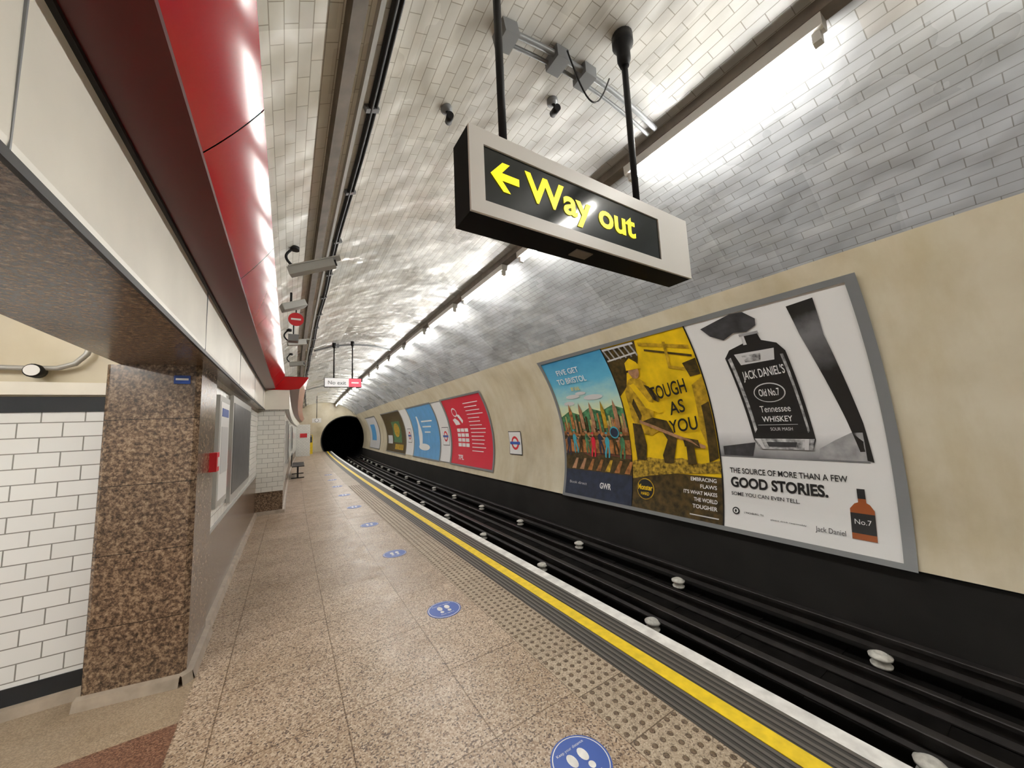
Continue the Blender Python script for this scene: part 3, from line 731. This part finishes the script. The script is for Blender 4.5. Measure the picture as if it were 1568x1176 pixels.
mb = MB(); A = Art(mb); z0, z1 = .34, 2.62
A.frame(12.5, 9.3, z0, z1, .07, M_grey, 4)
A.rect(12.5, 9.3, z0, z1, P_red, 0)
A.ell(11.75, 2.15, .22, .16, P_white, 1); A.ell(11.75, 2.15, .17, .11, P_red, 2); A.poly([(11.7, 2.1), (11.3, 1.75), (11.2, 1.85), (11.4, 2.05)], P_white, 1)
A.poly([(12.1, 1.9), (11.9, 1.7), (11.5, 1.72), (11.6, 1.85), (11.85, 1.95)], P_white, 1)
for i in range(4):
    for j in range(3): A.rect(11.9-.33*j, 11.62-.33*j, .95+.17*i, 1.07+.17*i, P_white, 1)
for i in range(14):
    A.rect(10.75, 10.75-random.uniform(.8, 1.2), 2.385-.12*i, 2.41-.12*i, P_white, 1)
A.text('TFL', 11.9, 11.4, .5, .66, P_white, 1, .03)
mb.finish('advertising_poster')
mb = MB(); A = Art(mb)
A.rect(13.7, 12.6, z0, z1, P_white, 0); roundel(mb, A, 13.1, 1.3, .7); A.frame(13.7, 12.64, z0, z1, .03, M_grey, 3)
mb.finish('station_roundel_sign')
mb = MB(); A = Art(mb)
A.rect(19.0, 17.6, z0, z1, P_white, 0); roundel(mb, A, 18.3, 1.3, .7)
mb.finish('station_roundel_sign')
mb = MB(); A = Art(mb)
A.frame(17.5, 13.8, z0, z1, .07, M_grey, 4); A.rect(17.5, 13.8, z0, z1, P_blue, 0)
A.poly([(16.6, .75), (16.2, .75), (16.1, 1.4), (16.25, 1.8), (16.3, 2.2), (16.5, 2.2), (16.55, 1.8), (16.7, 1.4)], P_white, 1)
A.rect(15.9, 14.4, 1.92, 1.98, P_white, 1); A.rect(15.9, 14.7, 1.68, 1.74, P_white, 1); A.rect(15.7, 14.9, 1.44, 1.50, P_white, 1); A.ell(15.9, .8, .8, .15, P_white, 1)
mb.finish('advertising_poster')
mb = MB(); A = Art(mb)
A.frame(24, 19.1, z0, z1, .07, M_grey, 4); A.rect(24, 19.1, z0, z1, P_ybr, 0); A.rect(22, 20, .9, 2.1, P_green, 1); A.ell(21, 1.6, .7, .4, P_yel2, 2); A.rect(23.6, 22.3, .8, 1.3, P_lg, 1); A.rect(21.6, 19.6, .5, .8, P_yel2, 2)
mb.finish('advertising_poster')
mb = MB(); A = Art(mb)
A.frame(31, 26.5, z0, z1, .07, M_grey, 4); A.rect(31, 26.5, z0, z1, P_lg, 0); A.rect(30, 28, .9, 2.1, P_blue, 1)
mb.finish('advertising_poster')

# ------------------------------------------------------------ left wall fittings
mb = MB()
x = XW+.02
mb.box(x-.015, x+.02, 5.15, 7.3, .92, 2.12, M_lgrey); mb.box(x+.02, x+.024, 5.23, 7.22, 1.0, 2.04, P_dgrey)
mb.finish('framed_wall_poster')
mb = MB()
mb.box(XW, XW+.03, 4.3, 4.95, 1.0, 2.05, M_lgrey); mb.box(XW+.03, XW+.034, 4.36, 4.89, 1.06, 1.99, P_white); mb.box(XW+.034, XW+.037, 4.42, 4.83, 1.3, 1.75, P_lg)
mb.box(XW+.034, XW+.037, 4.42, 4.83, 1.85, 1.93, M_blue)
mb.finish('wall_notice_board')
mb = MB(); mb.box(XW+.02, XW+.07, 3.95, 4.08, 1.36, 1.52, M_tred); mb.box(XW+.07, XW+.075, 3.98, 4.05, 1.40, 1.48, P_white); mb.finish('fire_call_point', .004)
mb = MB(); mb.box(XW, XW+.012, 4.98, 5.12, 1.1, 1.5, M_tred); mb.box(XW+.012, XW+.014, 5.0, 5.1, 1.3, 1.36, P_white); mb.finish('fire_notice')
mb = MB(); mb.box(-.70, -.61, YP0+.0, YP0+.02, 2.05, 2.11, M_blue); mb.box(-.69, -.62, YP0-.003, YP0, 2.075, 2.09, P_white); mb.finish('pillar_number_plate')
mb = MB()
mb.tube([(-4.2, 3.66, 2.16), (-1.45, 3.66, 2.16), (-1.33, 3.66, 2.165), (-1.25, 3.66, 2.20), (-1.20, 3.66, 2.27), (-1.18, 3.66, 2.36), (-1.18, 3.66, 2.88)], .017, M_lgrey)
mb.lathe((-1.42, 3.62, 2.14), [(.045, .06), (.045, 0), (.038, -.008)], M_dark, axis='Y'); mb.lathe((-1.42, 3.61, 2.14), [(.036, .0), (.036, -.004)], P_white, axis='Y')
mb.finish('wall_conduit')
def bracket_cam(name, c, d, L=.24):
    mb = MB(); c = Vector(c); d = Vector(d).normalized()
    mb.obox(c, d, 0, 0, (L, .05, .045), M_lgrey); mb.obox(c+d*.03+Vector((0, 0, .052)), d, 0, 0, (L+.03, .062, .006), M_lgrey)
    mb.cyl(c+d*L, c+d*(L+.02), .035, M_dark)
    b = c-d*L*.6; top = Vector((b.x-.04, b.y, arcz(b.x-.04)-.02))
    n = 12; pts = [b+(top-b)*(i/n)+Vector((-.10*math.sin(math.pi*i/n), 0, 0)) for i in range(n+1)]
    mb.tube(pts, .014, M_dark, 8); mb.lathe(tuple(top-Vector((0, 0, .03))), [(.045, 0), (.045, .04)], M_dark); mb.finish(name)
bracket_cam('cctv_camera', (.20, 4.4, 3.50), (1, -.25, .35))
bracket_cam('cctv_camera', (.10, 8.0, 3.42), (1, .2, .2), .16)
bracket_cam('cctv_camera', (.12, 10.5, 3.42), (1, -.2, .1), .16)
mb = MB(); mb.obox((.03, 5.9, 3.5), (1, .2, .45), 0, 0, (.16, .09, .05), M_lgrey); mb.cyl((.0, 5.9, 3.5), (-.0, 5.9, arcz(0)-.01), .015, M_dark); mb.finish('loudspeaker', .01)
mb = MB(); mb.lathe((.07, 6.6, 3.5), [(.11, .01), (.11, 0)], M_tred, axis='Y', seg=28); mb.box(0, .14, 6.594, 6.599, 3.485, 3.515, P_white); mb.cyl((.07, 6.61, 3.5), (.07, 6.61, arcz(.07)-.01), .01, M_dark); mb.finish('round_red_sign')
mb = MB(); mb.box(-.04, .12, 7.3, 7.5, 3.3, 3.42, M_grey); mb.cyl((.04, 7.4, 3.42), (.04, 7.4, arcz(.04)-.01), .012, M_dark); mb.finish('junction_box', .008)

mb = MB(); y = 15.6
for i in range(4):
    yy = y+i*.55
    mb.box(XS+.12, XS+.52, yy, yy+.5, .43, .46, M_dark); mb.obox((XS+.1, yy+.25, .66), (0, 1, 0), 0, 0, (.24, .012, .2), M_dark)
mb.box(XS+.28, XS+.34, y, y+2.15, .38, .43, M_dark)
for yy in (y+.2, y+1.9): mb.box(XS+.28, XS+.34, yy, yy+.06, 0, .4, M_dark); mb.box(XS+.1, XS+.52, yy, yy+.06, 0, .03, M_dark)
mb.finish('platform_bench')
mb = MB(); mb.box(.55, 1.0, 33, 33.3, .0, 1.5, M_yellow); mb.box(.6, .95, 32.98, 33, .9, 1.35, P_dgrey); mb.box(.6, .95, 32.98, 33, 1.38, 1.46, M_blue); mb.finish('help_point')
mb = MB(); mb.box(.9, 1.45, 28, 28.25, 2.35, 2.65, M_signw); mb.lathe((1.17, 27.99, 2.5), [(.12, .01), (.12, -.005)], P_black, axis='Y'); mb.lathe((1.17, 27.98, 2.5), [(.10, .01), (.10, -.005)], P_white, axis='Y')
mb.cyl((1.17, 28.1, 2.65), (1.17, 28.1, arcz(1.17)-.01), .02, M_dark); mb.finish('platform_clock')
mb = MB(); mb.box(XS, XS+.9, 30.5, 30.7, 0, 2.3, M_wtile); mb.box(XS+.25, XS+.7, 30.48, 30.5, 1.35, 1.65, M_tred); mb.finish('end_screen_wall')
mb = MB(); mb.box(XS, XS+.05, 11.2, 12.6, .9, 2.0, M_lgrey); mb.box(XS+.05, XS+.054, 11.28, 12.52, .98, 1.92, P_dgrey); mb.finish('framed_wall_poster')
mb = MB(); mb.box(XS, XS+.05, 19, 21, .9, 2.0, M_lgrey); mb.box(XS+.05, XS+.054, 19.1, 20.9, .98, 1.92, P_dgrey); mb.finish('framed_wall_poster')

# ------------------------------------------------------------ camera
f = 545.0; cx, cy = 784.0, 588.0
t = Vector((437-cx, 665-cy, f)).normalized()
n = Vector((.045, 1, -((665-cy)+.045*(437-cx))/f))
u = (-n).normalized(); u = (u-t*u.dot(t)).normalized()
r = t.cross(u)
rot = Matrix(((r.x, -r.y, -r.z), (t.x, -t.y, -t.z), (u.x, -u.y, -u.z)))
cam = bpy.data.cameras.new('camera'); co = bpy.data.objects.new('camera', cam); sc.collection.objects.link(co)
co.matrix_world = Matrix.Translation((0, 0, 1.65)) @ rot.to_4x4()
cam.sensor_fit = 'HORIZONTAL'; cam.sensor_width = 36; cam.lens = 36*f/1568; cam.clip_start = .02; cam.clip_end = 200
sc.camera = co
w = bpy.data.worlds.new('world'); sc.world = w; w.use_nodes = True
w.node_tree.nodes['Background'].inputs[0].default_value = (.5, .5, .5, 1); w.node_tree.nodes['Background'].inputs[1].default_value = .1
sc.view_settings.view_transform = 'Standard'
